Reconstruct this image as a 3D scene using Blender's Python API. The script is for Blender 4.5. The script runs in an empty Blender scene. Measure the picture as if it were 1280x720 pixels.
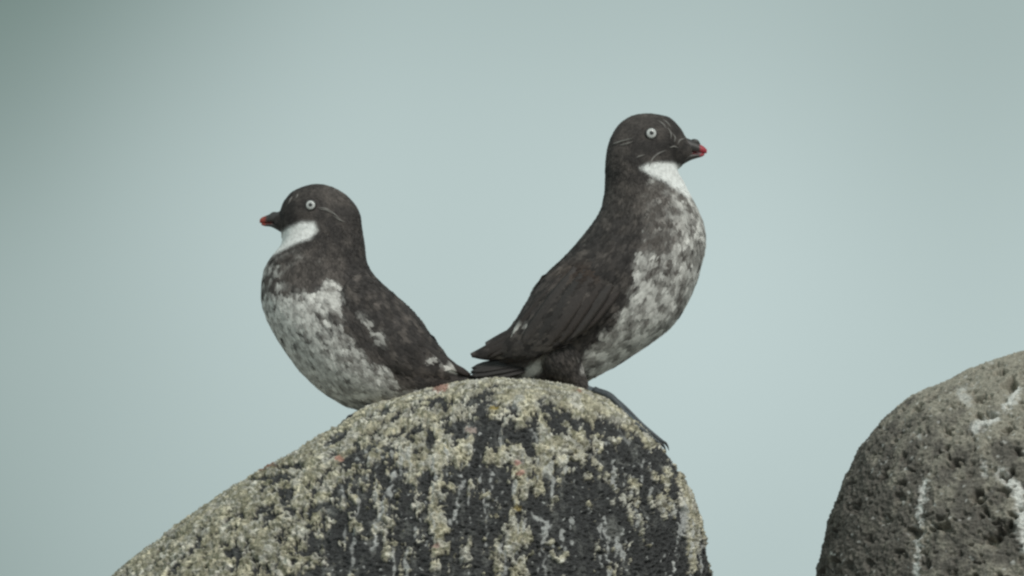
import bpy, math, random
import numpy as np
from mathutils import Vector
from mathutils.bvhtree import BVHTree

random.seed(7)
RNG = np.random.default_rng(11)
scene = bpy.context.scene
COL = scene.collection
S = 0.00034            # metres per modelling unit (birds are about 12 cm tall)

# ------------------------------------------------------------------ camera
PITCH = math.radians(3.0)
DIST = 6.0
cam_data = bpy.data.cameras.new("camera")
cam_data.sensor_width = 36.0
cam_data.lens = 36.0 * DIST / (1280 * S)
cam_data.clip_start = 0.1
cam_data.clip_end = 20000.0
cam = bpy.data.objects.new("camera", cam_data)
cam.location = (0.0, -DIST * math.cos(PITCH), -DIST * math.sin(PITCH))
cam.rotation_euler = (math.radians(90) + PITCH, 0, 0)
COL.objects.link(cam)
scene.camera = cam

# ------------------------------------------------------------------ world: overcast sea sky
SUN_EL, SUN_AZ = math.radians(46), math.radians(150)      # azimuth clockwise from +Y
world = bpy.data.worlds.new("World")
scene.world = world
world.use_nodes = True
wn, wl = world.node_tree.nodes, world.node_tree.links
wn.clear()
out = wn.new("ShaderNodeOutputWorld")
bg = wn.new("ShaderNodeBackground")
sky = wn.new("ShaderNodeTexSky")
sky.sky_type = 'NISHITA'
sky.sun_disc = False
sky.sun_elevation = SUN_EL
sky.sun_rotation = SUN_AZ
sky.air_density = 1.0
sky.dust_density = 4.0
tc = wn.new("ShaderNodeTexCoord")
cl = wn.new("ShaderNodeTexNoise")
cl.noise_dimensions = '4D'
cl.inputs["Scale"].default_value = 11.0
cl.inputs["Detail"].default_value = 2.0
cl.inputs["Roughness"].default_value = 0.35
cl.inputs["W"].default_value = 29.23
ramp = wn.new("ShaderNodeValToRGB")
ramp.color_ramp.elements[0].position = 0.33
ramp.color_ramp.elements[0].color = (1.75, 2.45, 2.25, 1)
ramp.color_ramp.elements[1].position = 0.64
ramp.color_ramp.elements[1].color = (5.5, 6.65, 6.62, 1)
mix = wn.new("ShaderNodeMix")
mix.data_type = 'RGBA'
mix.inputs["Factor"].default_value = 0.95            # the cloud deck hides nearly all of the blue
bg.inputs["Strength"].default_value = 0.1
wl.new(tc.outputs["Generated"], cl.inputs["Vector"])
wl.new(cl.outputs["Fac"], ramp.inputs["Fac"])
wl.new(sky.outputs["Color"], mix.inputs["A"])
wl.new(ramp.outputs["Color"], mix.inputs["B"])
wl.new(mix.outputs["Result"], bg.inputs["Color"])
wl.new(bg.outputs["Background"], out.inputs["Surface"])

# ------------------------------------------------------------------ sun behind the cloud deck
sd = bpy.data.lights.new("sun", 'SUN')
sd.energy = 1.5
sd.angle = math.radians(25)
sd.color = (1.0, 0.965, 0.92)
sun = bpy.data.objects.new("sun", sd)
sv = Vector((math.cos(SUN_EL) * math.sin(SUN_AZ), math.cos(SUN_EL) * math.cos(SUN_AZ), math.sin(SUN_EL)))
sun.rotation_euler = sv.to_track_quat('Z', 'Y').to_euler()
COL.objects.link(sun)

scene.view_settings.view_transform = 'Standard'
scene.view_settings.look = 'None'
scene.view_settings.exposure = 0.0
scene.view_settings.gamma = 1.0
scene.render.engine = 'CYCLES'
scene.cycles.filter_width = 2.5
scene.cycles.use_denoising = True
scene.cycles.max_bounces = 6

# ------------------------------------------------------------------ noise
_g = np.random.default_rng(3)
GRAD = _g.normal(size=(256, 3)); GRAD /= np.linalg.norm(GRAD, axis=1)[:, None]
PERM = _g.permutation(256); PERM = np.concatenate([PERM, PERM, PERM])

def perlin(P, seed=0):
    P = np.asarray(P, float) + seed * 17.37
    i = np.floor(P).astype(np.int64); f = P - i; i &= 255
    u = f * f * f * (f * (f * 6 - 15) + 10)
    r = np.zeros(len(P))
    for dx in (0, 1):
        wx = u[:, 0] if dx else 1 - u[:, 0]
        for dy in (0, 1):
            wy = u[:, 1] if dy else 1 - u[:, 1]
            for dz in (0, 1):
                wz = u[:, 2] if dz else 1 - u[:, 2]
                h = PERM[PERM[PERM[(i[:, 0] + dx) & 255] + ((i[:, 1] + dy) & 255)] + ((i[:, 2] + dz) & 255)]
                g = GRAD[h]
                d = g[:, 0] * (f[:, 0] - dx) + g[:, 1] * (f[:, 1] - dy) + g[:, 2] * (f[:, 2] - dz)
                r += wx * wy * wz * d
    return r * 1.6

def fbm(P, octs=4, seed=0, gain=0.5, lac=2.03):
    r = 0; a = 1.0; n = 0
    for k in range(octs):
        r = r + a * perlin(np.asarray(P) * lac ** k, seed + k); n += a; a *= gain
    return r / n

def worley(P, seed=0):
    """distance to nearest feature point and a random value of that point"""
    P = np.asarray(P, float); i0 = np.floor(P).astype(np.int64)
    best = np.full(len(P), 9.0); val = np.zeros(len(P))
    rt = np.random.default_rng(100 + seed).random((256, 4))
    for dx in (-1, 0, 1):
        for dy in (-1, 0, 1):
            for dz in (-1, 0, 1):
                c = i0 + (dx, dy, dz); m = c & 255
                h = PERM[PERM[PERM[m[:, 0]] + m[:, 1]] + m[:, 2]]
                d = np.linalg.norm(c + rt[h, :3] - P, axis=1)
                b = d < best
                best = np.where(b, d, best); val = np.where(b, rt[h, 3], val)
    return best, val

def sstep(a, b, x):
    t = np.clip((x - a) / (b - a), 0, 1); return t * t * (3 - 2 * t)

def poly_sd(x, y, poly):
    """signed distance to polygon, negative inside"""
    d = np.full(len(x), 1e9); ins = np.zeros(len(x), bool); n = len(poly)
    for k in range(n):
        ax, ay = poly[k]; bx, by = poly[(k + 1) % n]
        ex, ey = bx - ax, by - ay; wx, wy = x - ax, y - ay
        t = np.clip((wx * ex + wy * ey) / (ex * ex + ey * ey + 1e-9), 0, 1)
        d = np.minimum(d, np.hypot(wx - t * ex, wy - t * ey))
        c = (ay > y) != (by > y)
        if by != ay:
            ins ^= c & (x < (bx - ax) * (y - ay) / (by - ay) + ax)
    return np.where(ins, -d, d)

def zone(x, y, poly, soft=6.0):
    return 1 - sstep(-soft, soft, poly_sd(x, y, poly))

def blob(x, y, cx, cy, rx, ry):
    return np.exp(-(((x - cx) / rx) ** 2 + ((y - cy) / ry) ** 2))

def line_d(x, y, pts):
    d = np.full(len(x), 1e9)
    for (ax, ay), (bx, by) in zip(pts[:-1], pts[1:]):
        ex, ey = bx - ax, by - ay
        t = np.clip(((x - ax) * ex + (y - ay) * ey) / (ex * ex + ey * ey), 0, 1)
        d = np.minimum(d, np.hypot(x - ax - t * ex, y - ay - t * ey))
    return d

# ------------------------------------------------------------------ mesh helpers
def U(x, y, depth=0.0):
    return np.array([x - 640.0, depth, 360.0 - y])

def new_mesh(name, V, faces, mat, parent=None, color=None, smooth=True, origin=None):
    """V in modelling units; faces: array (n,4)/(n,3) or list"""
    V = np.asarray(V, float) * S
    if origin is not None:
        V = V - np.asarray(origin) * S
    me = bpy.data.meshes.new(name)
    if isinstance(faces, np.ndarray):
        nf, k = faces.shape
        me.vertices.add(len(V)); me.vertices.foreach_set("co", V.astype(np.float32).ravel())
        me.loops.add(nf * k); me.loops.foreach_set("vertex_index", faces.astype(np.int32).ravel())
        me.polygons.add(nf); me.polygons.foreach_set("loop_start", np.arange(0, nf * k, k, dtype=np.int32))
        me.update(calc_edges=True)
    else:
        me.from_pydata([tuple(v) for v in V], [], [tuple(f) for f in faces])
    if smooth:
        me.polygons.foreach_set("use_smooth", np.ones(len(me.polygons), bool))
    if color is not None:
        at = me.color_attributes.new("tint", 'FLOAT_COLOR', 'POINT')
        c = np.ones((len(V), 4), np.float32); c[:, :3] = color
        at.data.foreach_set("color", c.ravel())
    me.validate()
    me.materials.append(mat)
    o = bpy.data.objects.new(name, me)
    COL.objects.link(o)
    if parent is not None:
        o.parent = parent
        if origin is not None:
            o.location = np.asarray(origin) * S
        # parents sit at their own base: keep world coordinates
        o.matrix_parent_inverse = parent_world(parent).inverted()
    elif origin is not None:
        o.location = np.asarray(origin) * S
    return o

def parent_world(p):
    from mathutils import Matrix
    m = Matrix.Translation(p.location)
    if p.parent is not None:
        m = parent_world(p.parent) @ p.matrix_parent_inverse @ m
    return m

def catmull(A, sub):
    A = np.asarray(A, float)
    Pp = np.vstack([2 * A[0] - A[1], A, 2 * A[-1] - A[-2]])
    outp = []
    for k in range(len(A) - 1):
        p0, p1, p2, p3 = Pp[k:k + 4]
        for t in np.linspace(0, 1, sub, endpoint=False):
            outp.append(0.5 * (2 * p1 + (p2 - p0) * t + (2 * p0 - 5 * p1 + 4 * p2 - p3) * t * t
                               + (3 * p1 - p0 - 3 * p2 + p3) * t ** 3))
    outp.append(A[-1])
    return np.array(outp)

def grid_faces(ns, nt, flip=False):
    i = np.arange(ns - 1)[:, None]; j = np.arange(nt)[None, :]; j2 = (j + 1) % nt
    f = np.stack([i * nt + j, i * nt + j2, (i + 1) * nt + j2, (i + 1) * nt + j], -1).reshape(-1, 4)
    return f[:, ::-1].copy() if flip else f

def capped(G):
    """closed mesh from a loft grid: vertex array and quads (poles as collapsed rings)"""
    ns, nt = G.shape[:2]
    a = np.repeat(G[0].mean(0)[None], nt, 0)[None]; b = np.repeat(G[-1].mean(0)[None], nt, 0)[None]
    return np.concatenate([a, G, b], 0)

def bvh_of(G):
    ns, nt = G.shape[:2]
    return BVHTree.FromPolygons([Vector(v) for v in G.reshape(-1, 3)], grid_faces(ns, nt).tolist())

def grid_normals(G):
    du = np.gradient(G, axis=0)
    dv = np.roll(G, -1, 1) - np.roll(G, 1, 1)
    n = np.cross(du, dv); n /= np.linalg.norm(n, axis=2)[..., None] + 1e-12
    c = G.mean(1)[:, None, :]
    s = np.sign((n * (G - c)).sum(2)); s = 1.0 if np.median(s) >= 0 else -1.0
    return n * s

def tube(path, rad, seg=8, sub=4):
    P = catmull(np.hstack([np.asarray(path, float), np.asarray(rad, float)[:, None]]), sub)
    C, R = P[:, :3], np.abs(P[:, 3])
    T = np.gradient(C, axis=0); T /= np.linalg.norm(T, axis=1)[:, None] + 1e-9
    ref = np.array([0.1, 1.0, 0.05])
    N = np.cross(T, ref); N /= np.linalg.norm(N, axis=1)[:, None]
    B = np.cross(T, N)
    th = np.linspace(0, 2 * math.pi, seg, endpoint=False)
    G = C[:, None] + R[:, None, None] * (np.cos(th)[None, :, None] * N[:, None] + np.sin(th)[None, :, None] * B[:, None])
    return capped(G)

def add_grid(name, G, mat, parent, color=None):
    return new_mesh(name, G.reshape(-1, 3), grid_faces(G.shape[0], G.shape[1]), mat, parent, color)

# ------------------------------------------------------------------ materials
def mat_tint(name, rough=0.85, noise_scale=900.0, var=0.25, bump=0.0, bump_scale=2500.0, spec=0.3, sheen=0.0):
    m = bpy.data.materials.new(name); m.use_nodes = True
    n, l = m.node_tree.nodes, m.node_tree.links
    b = n["Principled BSDF"]
    b.inputs["Roughness"].default_value = rough
    b.inputs["Specular IOR Level"].default_value = spec
    if sheen:
        b.inputs["Sheen Weight"].default_value = sheen
        b.inputs["Sheen Roughness"].default_value = 0.5
    a = n.new("ShaderNodeAttribute"); a.attribute_name = "tint"
    t = n.new("ShaderNodeTexCoord")
    z = n.new("ShaderNodeTexNoise"); z.inputs["Scale"].default_value = noise_scale
    z.inputs["Detail"].default_value = 4.0
    mr = n.new("ShaderNodeMapRange")
    mr.inputs["From Min"].default_value = 0.25; mr.inputs["From Max"].default_value = 0.75
    mr.inputs["To Min"].default_value = 1 - var; mr.inputs["To Max"].default_value = 1 + var
    mu = n.new("ShaderNodeVectorMath"); mu.operation = 'SCALE'
    l.new(t.outputs["Object"], z.inputs["Vector"]); l.new(z.outputs["Fac"], mr.inputs["Value"])
    l.new(a.outputs["Color"], mu.inputs[0]); l.new(mr.outputs["Result"], mu.inputs["Scale"])
    l.new(mu.outputs["Vector"], b.inputs["Base Color"])
    if bump:
        z2 = n.new("ShaderNodeTexNoise"); z2.inputs["Scale"].default_value = bump_scale
        z2.inputs["Detail"].default_value = 5.0
        bp = n.new("ShaderNodeBump"); bp.inputs["Strength"].default_value = bump
        bp.inputs["Distance"].default_value = 0.0005
        l.new(t.outputs["Object"], z2.inputs["Vector"]); l.new(z2.outputs["Fac"], bp.inputs["Height"])
        l.new(bp.outputs["Normal"], b.inputs["Normal"])
    return m

M_FEATHER = mat_tint("plumage", 0.75, 700, 0.22, spec=0.25)
M_QUILL = mat_tint("flight_feather", 0.6, 900, 0.18, spec=0.35)
M_HORN = mat_tint("horn", 0.42, 800, 0.2, bump=0.15, spec=0.5)
M_SKIN = mat_tint("foot_skin", 0.55, 900, 0.3, bump=0.4, bump_scale=1800, spec=0.45)
M_EYE = mat_tint("eye", 0.08, 500, 0.04, spec=0.5)
M_BASALT = mat_tint("lichen_basalt", 0.9, 1500, 0.3, bump=0.6, bump_scale=1700, spec=0.2)
M_VESIC = mat_tint("vesicular_basalt", 0.92, 1300, 0.35, bump=0.6, bump_scale=1500, spec=0.2)
M_BEACH = mat_tint("grey_shingle", 0.9, 9.0, 0.5, bump=1.0, bump_scale=18.0)

# ------------------------------------------------------------------ ground sheet
GZ = -0.78
r_ = [0.0, 1.0, 2.5, 6, 15, 40, 120, 400, 1500, 6000]
gv, gf = [(0, 0, GZ / S)], []
for k, r in enumerate(r_[1:]):
    for a in range(48):
        t = a / 48 * 2 * math.pi
        dz = 0.0 if k > 6 else (random.random() - 0.5) * 0.05
        gv.append((r * math.cos(t) / S, r * math.sin(t) / S, (GZ + dz) / S))
for a in range(48):
    gf.append((0, 1 + a, 1 + (a + 1) % 48))
for k in range(len(r_) - 2):
    for a in range(48):
        p, q = 1 + k * 48, 1 + (k + 1) * 48
        gf.append((p + a, q + a, q + (a + 1) % 48, p + (a + 1) % 48))
ground = new_mesh("ground", gv, gf, M_BEACH, color=np.array([0.27, 0.265, 0.25]))  # out of view; mid grey, lightened to bounce light up onto the bellies
ground["kind"] = "structure"

# ------------------------------------------------------------------ boulders
def loft_pairs(pairs, depth, yc, thetas, sub, power=2.0):
    A = np.array([U(*p[0]) for p in pairs]); B = np.array([U(*p[1]) for p in pairs])
    D = catmull(np.hstack([A, B, np.array(depth, float)[:, None], np.array(yc, float)[:, None]]), sub)
    A, B, W, Y = D[:, :3], D[:, 3:6], D[:, 6], D[:, 7]
    C = (A + B) / 2
    c, s = np.cos(thetas), np.sin(thetas)
    e = 2.0 / power
    c2, s2 = np.sign(c) * np.abs(c) ** e, np.sign(s) * np.abs(s) ** e
    G = C[:, None] + c2[None, :, None] * (A - C)[:, None]
    G[..., 1] += Y[:, None] + s2[None, :] * W[:, None]
    return G

def resample_rows(G, step_vis, z_vis, step_low):
    """re-space the loft rows evenly along the front profile"""
    nt = G.shape[1]
    L = np.maximum(np.linalg.norm(np.diff(G[:, ::max(1, nt // 16)], axis=0), axis=2).max(1), 1e-6)
    cum = np.concatenate([[0], np.cumsum(L)])
    zz = G[..., 2].max(1)
    iv = np.argmax(zz < z_vis) if (zz < z_vis).any() else len(zz) - 1
    pos = np.concatenate([np.arange(0, cum[iv], step_vis), np.arange(cum[iv], cum[-1], step_low), [cum[-1]]])
    idx = np.interp(pos, cum, np.arange(len(cum)))
    i0 = np.minimum(idx.astype(int), len(cum) - 2); f = (idx - i0)[:, None, None]
    return G[i0] * (1 - f) + G[i0 + 1] * f

# --- the lichen covered boulder the birds sit on
pairs1 = [((628, 474), (652, 474)), ((600, 475.5), (686, 477.5)), ((560, 481), (722, 484)), ((510, 494), (757, 498)),
          ((462, 508), (786, 517)), ((420, 533), (812, 542)), ((372, 561), (834, 565)), ((318, 593), (852, 597)),
          ((258, 631), (868, 632)), ((200, 672), (880, 672)), ((140, 719), (889, 719)), ((80, 780), (897, 780)),
          ((20, 880), (912, 880)), ((-60, 1050), (935, 1060)), ((-130, 1350), (965, 1350)), ((-170, 1800), (985, 1800)),
          ((-190, 2700), (1000, 2700))]
depth1 = [10, 38, 70, 104, 132, 158, 182, 206, 232, 256, 280, 305, 335, 380, 430, 460, 480]
yc1 = [-34, -34, -34, -34, -34, -33, -32, -31, -30, -28, -26, -22, -10, 10, 30, 40, 40]
th1 = np.concatenate([np.linspace(math.pi, 2 * math.pi, 980, endpoint=False), np.linspace(0, math.pi, 90, endpoint=False)])
G1 = resample_rows(loft_pairs(pairs1, depth1, yc1, th1, 40, 2.0), 1.15, 360 - 800, 14.0)
N1 = grid_normals(G1)
N1[:3] = N1[3:4].mean(1, keepdims=True) * 0 + np.array([0, 0, 1.0])
P = G1.reshape(-1, 3); N = N1.reshape(-1, 3)
x, y = P[:, 0] + 640, 360 - P[:, 2]
# coarse lumps
h = 7.0 * fbm(P / 120, 3, 1) + 3.5 * fbm(P / 38, 3, 2)
edge_keep = 0.35 + 0.65 * np.clip(-N[:, 1], 0, 1)
h *= edge_keep
# lichen cover: thick on the crown and the left flank, thin runs below
Q = np.stack([P[:, 0] / 30, P[:, 1] / 30, P[:, 2] / 44], -1)
warp = np.stack([perlin(P / 16, 101), perlin(P / 16, 102), perlin(P / 16, 103)], -1)
lic = fbm(Q + 0.35 * warp, 4, 5, 0.62)
cover = 0.30 - 0.36 * sstep(505, 640, y) * sstep(330, 540, x)
cover += 0.22 * sstep(508, 482, y) + 0.16 * sstep(480, 300, x) - 0.12 * sstep(560, 720, y) * sstep(200, 330, x)
for cx, cy, rx, ry, a in [(722, 655, 52, 60, .55), (795, 572, 48, 20, .7), (610, 542, 40, 12, .4), (590, 640, 26, 40, .3),
                          (500, 640, 34, 50, .3), (430, 705, 70, 30, .30), (825, 690, 36, 50, .35), (560, 505, 24, 6, .35),
                          (735, 535, 40, 9, .4), (660, 545, 20, 12, .4), (365, 583, 24, 4, .6), (340, 598, 30, 4, .6), (600, 490, 22, 5, .35)]:
    cover -= 1.35 * a * blob(x, y, cx, cy, rx * 1.1, ry * 1.1)
for cx, cy, rx, ry, a in [(695, 570, 24, 34, .55), (660, 600, 22, 26, .45), (775, 628, 58, 12, .65), (864, 600, 12, 100, .7),
                          (560, 560, 26, 26, .35), (552, 680, 13, 50, .6), (648, 655, 12, 36, .55), (490, 700, 14, 26, .4),
                          (735, 597, 30, 9, .5), (700, 503, 60, 12, .4), (620, 570, 12, 12, .5), (705, 700, 14, 8, .5), (800, 650, 14, 16, .3),
                          (600, 690, 12, 30, .3)]:
    cover += a * blob(x, y, cx, cy, rx, ry)
runs = fbm(np.stack([P[:, 0] / 12, P[:, 1] / 40, P[:, 2] / 120], -1), 3, 9)
lm = lic * 1.75 + runs * (0.45 + 0.45 * sstep(500, 560, y)) + cover - 0.06
lm -= 0.35 * sstep(0.10, 0.45, fbm((P + 5 * warp) / 17, 3, 27, 0.6))          # bare gaps in the crust
fine = fbm(P / 7.0, 3, 12, 0.65)
m = sstep(-0.05, 0.07, lm + 0.60 * fine)
wd, wv = worley((P + 2.0 * warp) / 5.0, 2)
bil1 = 1 - np.abs(perlin((P + 3 * warp) / 7.6, 23)) * 2.2     # swollen lobes with creases between
bil2 = 1 - np.abs(perlin(P / 3.8, 24)) * 2.2
rough = fbm(P / np.array([8.0, 6.0, 4.5]), 3, 20, 0.62)
cavd, cavv = worley((P + 2.5 * warp) / np.array([10.0, 9.0, 6.5]), 7)
thick = sstep(0.0, 0.5, lm)
h += m * (1.0 + 1.6 * thick + (2.8 + 2 * np.clip(lic, -1, 1)) * bil1 + 1.5 * bil2 + 1.8 * fine + 1.3 * (0.5 - wd))
h += (1 - m) * (4.4 * rough - 3.4 * sstep(0.42, 0.15, cavd) * (cavv > 0.4))
h += 1.1 * perlin(P / 2.4, 31)
h -= np.mean(h[(y < 720) & (P[:, 1] < 0) & (N[:, 1] > -0.5)])      # keep the traced profile
# colours
c_rock = np.array([0.058, 0.058, 0.058]); c_l1 = np.array([0.51, 0.47, 0.355]); c_l2 = np.array([0.56, 0.535, 0.47])
c_l3 = np.array([0.20, 0.19, 0.125])
mixg = sstep(-0.25, 0.3, fbm(P / 22, 3, 40))[:, None]
lc = c_l1 * (1 - mixg) + c_l2 * mixg
lc = lc * (0.52 + 0.9 * wv[:, None]) * (1 + 0.55 * np.clip(fbm(P / 26, 3, 48), -.6, .6))[:, None]
ol = sstep(0.02, 0.35, fbm(P / 8, 3, 44) + 0.16 * sstep(520, 300, x))[:, None]
lc = lc * (1 - 0.75 * ol) + c_l3 * 0.75 * ol
rc = c_rock * (1 + 0.7 * rough[:, None])
film = sstep(0.02, 0.45, fbm(np.stack([P[:, 0] / 16, P[:, 1] / 20, P[:, 2] / 34], -1) + 0.3 * warp, 4, 47, 0.65) + 0.3 * runs)[:, None]   # thin grey crust
rc = rc * (1 - 0.8 * film) + np.array([0.19, 0.19, 0.178]) * 0.8 * film
col = rc * (1 - m[:, None]) + lc * m[:, None]
# white droppings running down
gu = np.zeros(len(P))
for pts, w, a in [([(497, 590), (488, 615), (478, 645), (468, 690)], 4.5, .9), ([(505, 575), (498, 600)], 6, .8),
                  ([(578, 605), (572, 640), (570, 660)], 3, .8), ([(616, 590), (612, 620), (610, 650)], 3.5, .8),
                  ([(612, 620), (608, 690)], 2.5, .6), ([(755, 648), (760, 690), (762, 720)], 4, .75),
                  ([(846, 700), (843, 722)], 4, 1.), ([(668, 648), (684, 660), (680, 672)], 6, .8), ([(636, 690), (630, 722)], 4, .7),
                  ([(690, 620), (692, 625)], 3, .9), ([(664, 540), (676, 556)], 3, .6), ([(738, 638), (741, 642)], 3, .9),
                  ([(680, 690), (682, 722)], 3, .6), ([(588, 530), (584, 560), (590, 580)], 3.5, .6), ([(655, 500), (640, 512)], 7, .5),
                  ([(540, 630), (536, 690)], 3, .5)]:
    d = line_d(x + 5 * perlin(P / 14, 61), y, pts)
    gu = np.maximum(gu, a * sstep(w * 1.2, w * 0.3, d + 3.2 * fine + 1.0))
gu *= sstep(-0.15, 0.2, perlin(P / 7, 66) + 0.12) * (N[:, 1] < 0.1)
drip = perlin(np.stack([(P[:, 0] + 4 * warp[:, 0]) / 6.5, P[:, 1] / 30, P[:, 2] / 75], -1), 72) + 0.45 * perlin(P / 9, 73)
gu = np.maximum(gu, 0.65 * sstep(0.46, 0.64, drip) * sstep(520, 570, y) * sstep(380, 470, x) * (N[:, 1] < 0.1))
gu = np.maximum(gu, 0.7 * sstep(0.56, 0.64, perlin(P / 6.0, 71) * 0.9 + 0.25 * runs) * (m < 0.4))
col = col * (1 - gu[:, None]) + np.array([0.60, 0.60, 0.58]) * gu[:, None]
h += 0.8 * gu
for cx, cy, r, cc in [(648, 583, 6, (.55, .30, .27)), (651, 597, 6, (.6, .33, .28)), (618, 514, 8, (.33, .24, .05)), (425, 576, 6, (.55, .28, .22)),
                      (338, 581, 8, (.30, .14, .10)), (552, 486, 11, (.42, .22, .18)), (590, 540, 8, (.5, .4, .36)), (648, 640, 7, (.38, .30, .12)),
                      (547, 690, 6, (.42, .28, .24)), (330, 586, 6, (.25, .13, .1)), (723, 490, 5, (.35, .2, .15))]:
    k = (0.8 * sstep(0.3, 0.75, blob(x, y, cx, cy, r, r * .6) + 0.5 * fine) * (N[:, 1] < 0.1))[:, None]
    col = col * (1 - k) + np.array(cc) * k
Gd = P + N * h[:, None]
# settle the crest on its intended profile
prof = np.array([(120, 735), (140, 718), (200, 672), (255, 632), (310, 597), (370, 562), (420, 534), (440, 516), (480, 504), (520, 491), (560, 481),
                 (600, 476), (650, 475), (700, 481), (740, 491), (770, 506), (800, 530), (830, 558)], float)
xb = np.arange(130, 830, 10.0); res = []
for b_ in xb:
    q_ = np.abs(Gd[:, 0] + 640 - b_) < 5
    res.append(Gd[q_, 2].max() - 2.0 - (360 - np.interp(b_, prof[:, 0], prof[:, 1])))
res = np.convolve(np.pad(res, 3, mode='edge'), np.ones(7) / 7, 'valid')
Gd[:, 2] -= np.interp(x, xb, res) * sstep(860, 800, x) * sstep(850, 720, y)
Gd = Gd.reshape(G1.shape)
boulder = add_grid("lichen_boulder", capped(Gd), M_BASALT, None,
                   np.concatenate([np.repeat(col[:1], G1.shape[1], 0), col, np.repeat(col[-1:], G1.shape[1], 0)]))
boulder["label"] = "dome shaped dark boulder crusted with pale lichen, under the two birds"
boulder["category"] = "boulder"
boulder["group"] = "shore boulders"
ROCK = bvh_of(Gd[::3, ::3])

def rock_z(px, depth):
    hit = ROCK.ray_cast(Vector((px - 640.0, depth, 600.0)), Vector((0, 0, -1)))
    return hit[0].z

# --- the bare pitted boulder on the right
pairs2 = [((1415, 414), (1440, 414)), ((1350, 420), (1505, 424)), ((1280, 437), (1575, 446)), ((1215, 460), (1635, 480)),
          ((1165, 483), (1680, 520)), ((1128, 502), (1710, 560)), ((1098, 529), (1730, 600)), ((1074, 562), (1745, 640)),
          ((1054, 602), (1757, 680)), ((1038, 645), (1765, 710)), ((1027, 685), (1772, 740)), ((1019, 725), (1780, 770)), ((1008, 800), (1790, 840)),
          ((990, 950), (1810, 980)), ((960, 1300), (1830, 1300)), ((930, 1800), (1850, 1800)), ((910, 2700), (1860, 2700))]
depth2 = [12, 60, 112, 158, 192, 218, 240, 260, 276, 290, 300, 310, 325, 350, 390, 420, 440]
yc2 = [60] * 17
th2 = np.concatenate([np.linspace(math.pi, 1.40 * math.pi, 90, endpoint=False), np.linspace(1.40 * math.pi, 2 * math.pi, 560, endpoint=False),
                      np.linspace(0, math.pi, 120, endpoint=False)])
G2 = resample_rows(loft_pairs(pairs2, depth2, yc2, th2, 40, 2.0), 1.2, 360 - 800, 14.0)
N2 = grid_normals(G2); N2[:3] = np.array([0, 0, 1.0])
P = G2.reshape(-1, 3); N = N2.reshape(-1, 3); x, y = P[:, 0] + 640, 360 - P[:, 2]
h = (8 * fbm(P / 110, 3, 51) + 7.0 * fbm(P / 34, 3, 52)) * (0.45 + 0.55 * np.clip(-N[:, 1], 0, 1))
wob = np.stack([fbm(P / 11, 2, 53), fbm(P / 11, 2, 54), fbm(P / 11, 2, 55)], -1)
big, bv = worley((P + 12 * wob) / np.array([31, 31, 20.0]), 11)
sml, sv2 = worley((P + 5 * wob) / np.array([13, 13, 8.5]), 12)
tin, tv = worley(P / np.array([5, 5, 4.0]), 13)
pit_b = sstep(0.22 + 0.32 * bv, 0.04 + 0.14 * bv, big) * (bv > 0.25)
pit_s = sstep(0.42, 0.14, sml) * (sv2 > 0.25)
pit_t = sstep(0.36, 0.16, tin) * (tv > 0.4)
rough = fbm(P / np.array([8, 6, 4.5]), 3, 57, 0.62)
h -= 13.0 * pit_b * (0.5 + bv) + 4.6 * pit_s + 1.3 * pit_t
h += 2.9 * rough + 0.8 * perlin(P / 2.4, 58)
base = np.array([0.145, 0.133, 0.116]); pale = np.array([0.34, 0.315, 0.26])
k = sstep(-0.3, 0.45, fbm(P / 30, 4, 59, 0.6) + 0.55 * sstep(610, 440, y) - 0.15 + 0.35 * sstep(1060, 1200, x) - 0.2)[:, None]
col = base * (1 - k) + pale * k
col *= (1 + 0.55 * rough)[:, None]
gu = np.zeros(len(P))
for pts, w, a in [([(1152, 607), (1145, 640), (1142, 680), (1138, 722)], 4.5, .85), ([(1214, 540), (1238, 525)], 8, .8), ([(1252, 512), (1262, 500), (1268, 490)], 7, .8),
                  ([(1246, 600), (1266, 620), (1270, 650), (1274, 690)], 9, .9), ([(1200, 490), (1206, 505)], 8, .5), ([(1266, 640), (1280, 720)], 6, .8),
                  ([(1222, 580), (1224, 600)], 4, .5), ([(1143, 545), (1148, 550)], 4, .5), ([(1040, 693), (1041, 695)], 2.2, 1.4),
                  ([(1100, 655), (1101, 657)], 2.2, 1.2), ([(1290, 650), (1300, 760)], 12, .8), ([(1310, 470), (1330, 520)], 10, .6)]:
    d = line_d(x + 5 * wob[:, 0], y, pts)
    gu = np.maximum(gu, 1.15 * a * sstep(w * 1.35, w * 0.25, d + 8.0 * rough + 0.4))
gu = np.clip(gu, 0, 1) * (1 - 0.9 * np.maximum(pit_b, pit_s)) * (N[:, 1] < 0.1)
gu = np.maximum(gu, 0.5 * sstep(0.55, 0.65, perlin(P / 8, 63)) * (1 - pit_b))
col = col * (1 - gu[:, None]) + np.array([0.72, 0.71, 0.67]) * gu[:, None]
Gd2 = (P + N * h[:, None]).reshape(G2.shape)
boulder2 = add_grid("pitted_boulder", capped(Gd2), M_VESIC, None,
                    np.concatenate([np.repeat(col[:1], G2.shape[1], 0), col, np.repeat(col[-1:], G2.shape[1], 0)]))
boulder2["label"] = "brown grey pitted boulder with white droppings, cut by the right edge, no bird on it"
boulder2["category"] = "boulder"
boulder2["group"] = "shore boulders"

# ------------------------------------------------------------------ birds
DARK = np.array([0.049, 0.043, 0.041]); BROWN = np.array([0.140, 0.119, 0.107]); WHITE = np.array([0.90, 0.87, 0.82])

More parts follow.
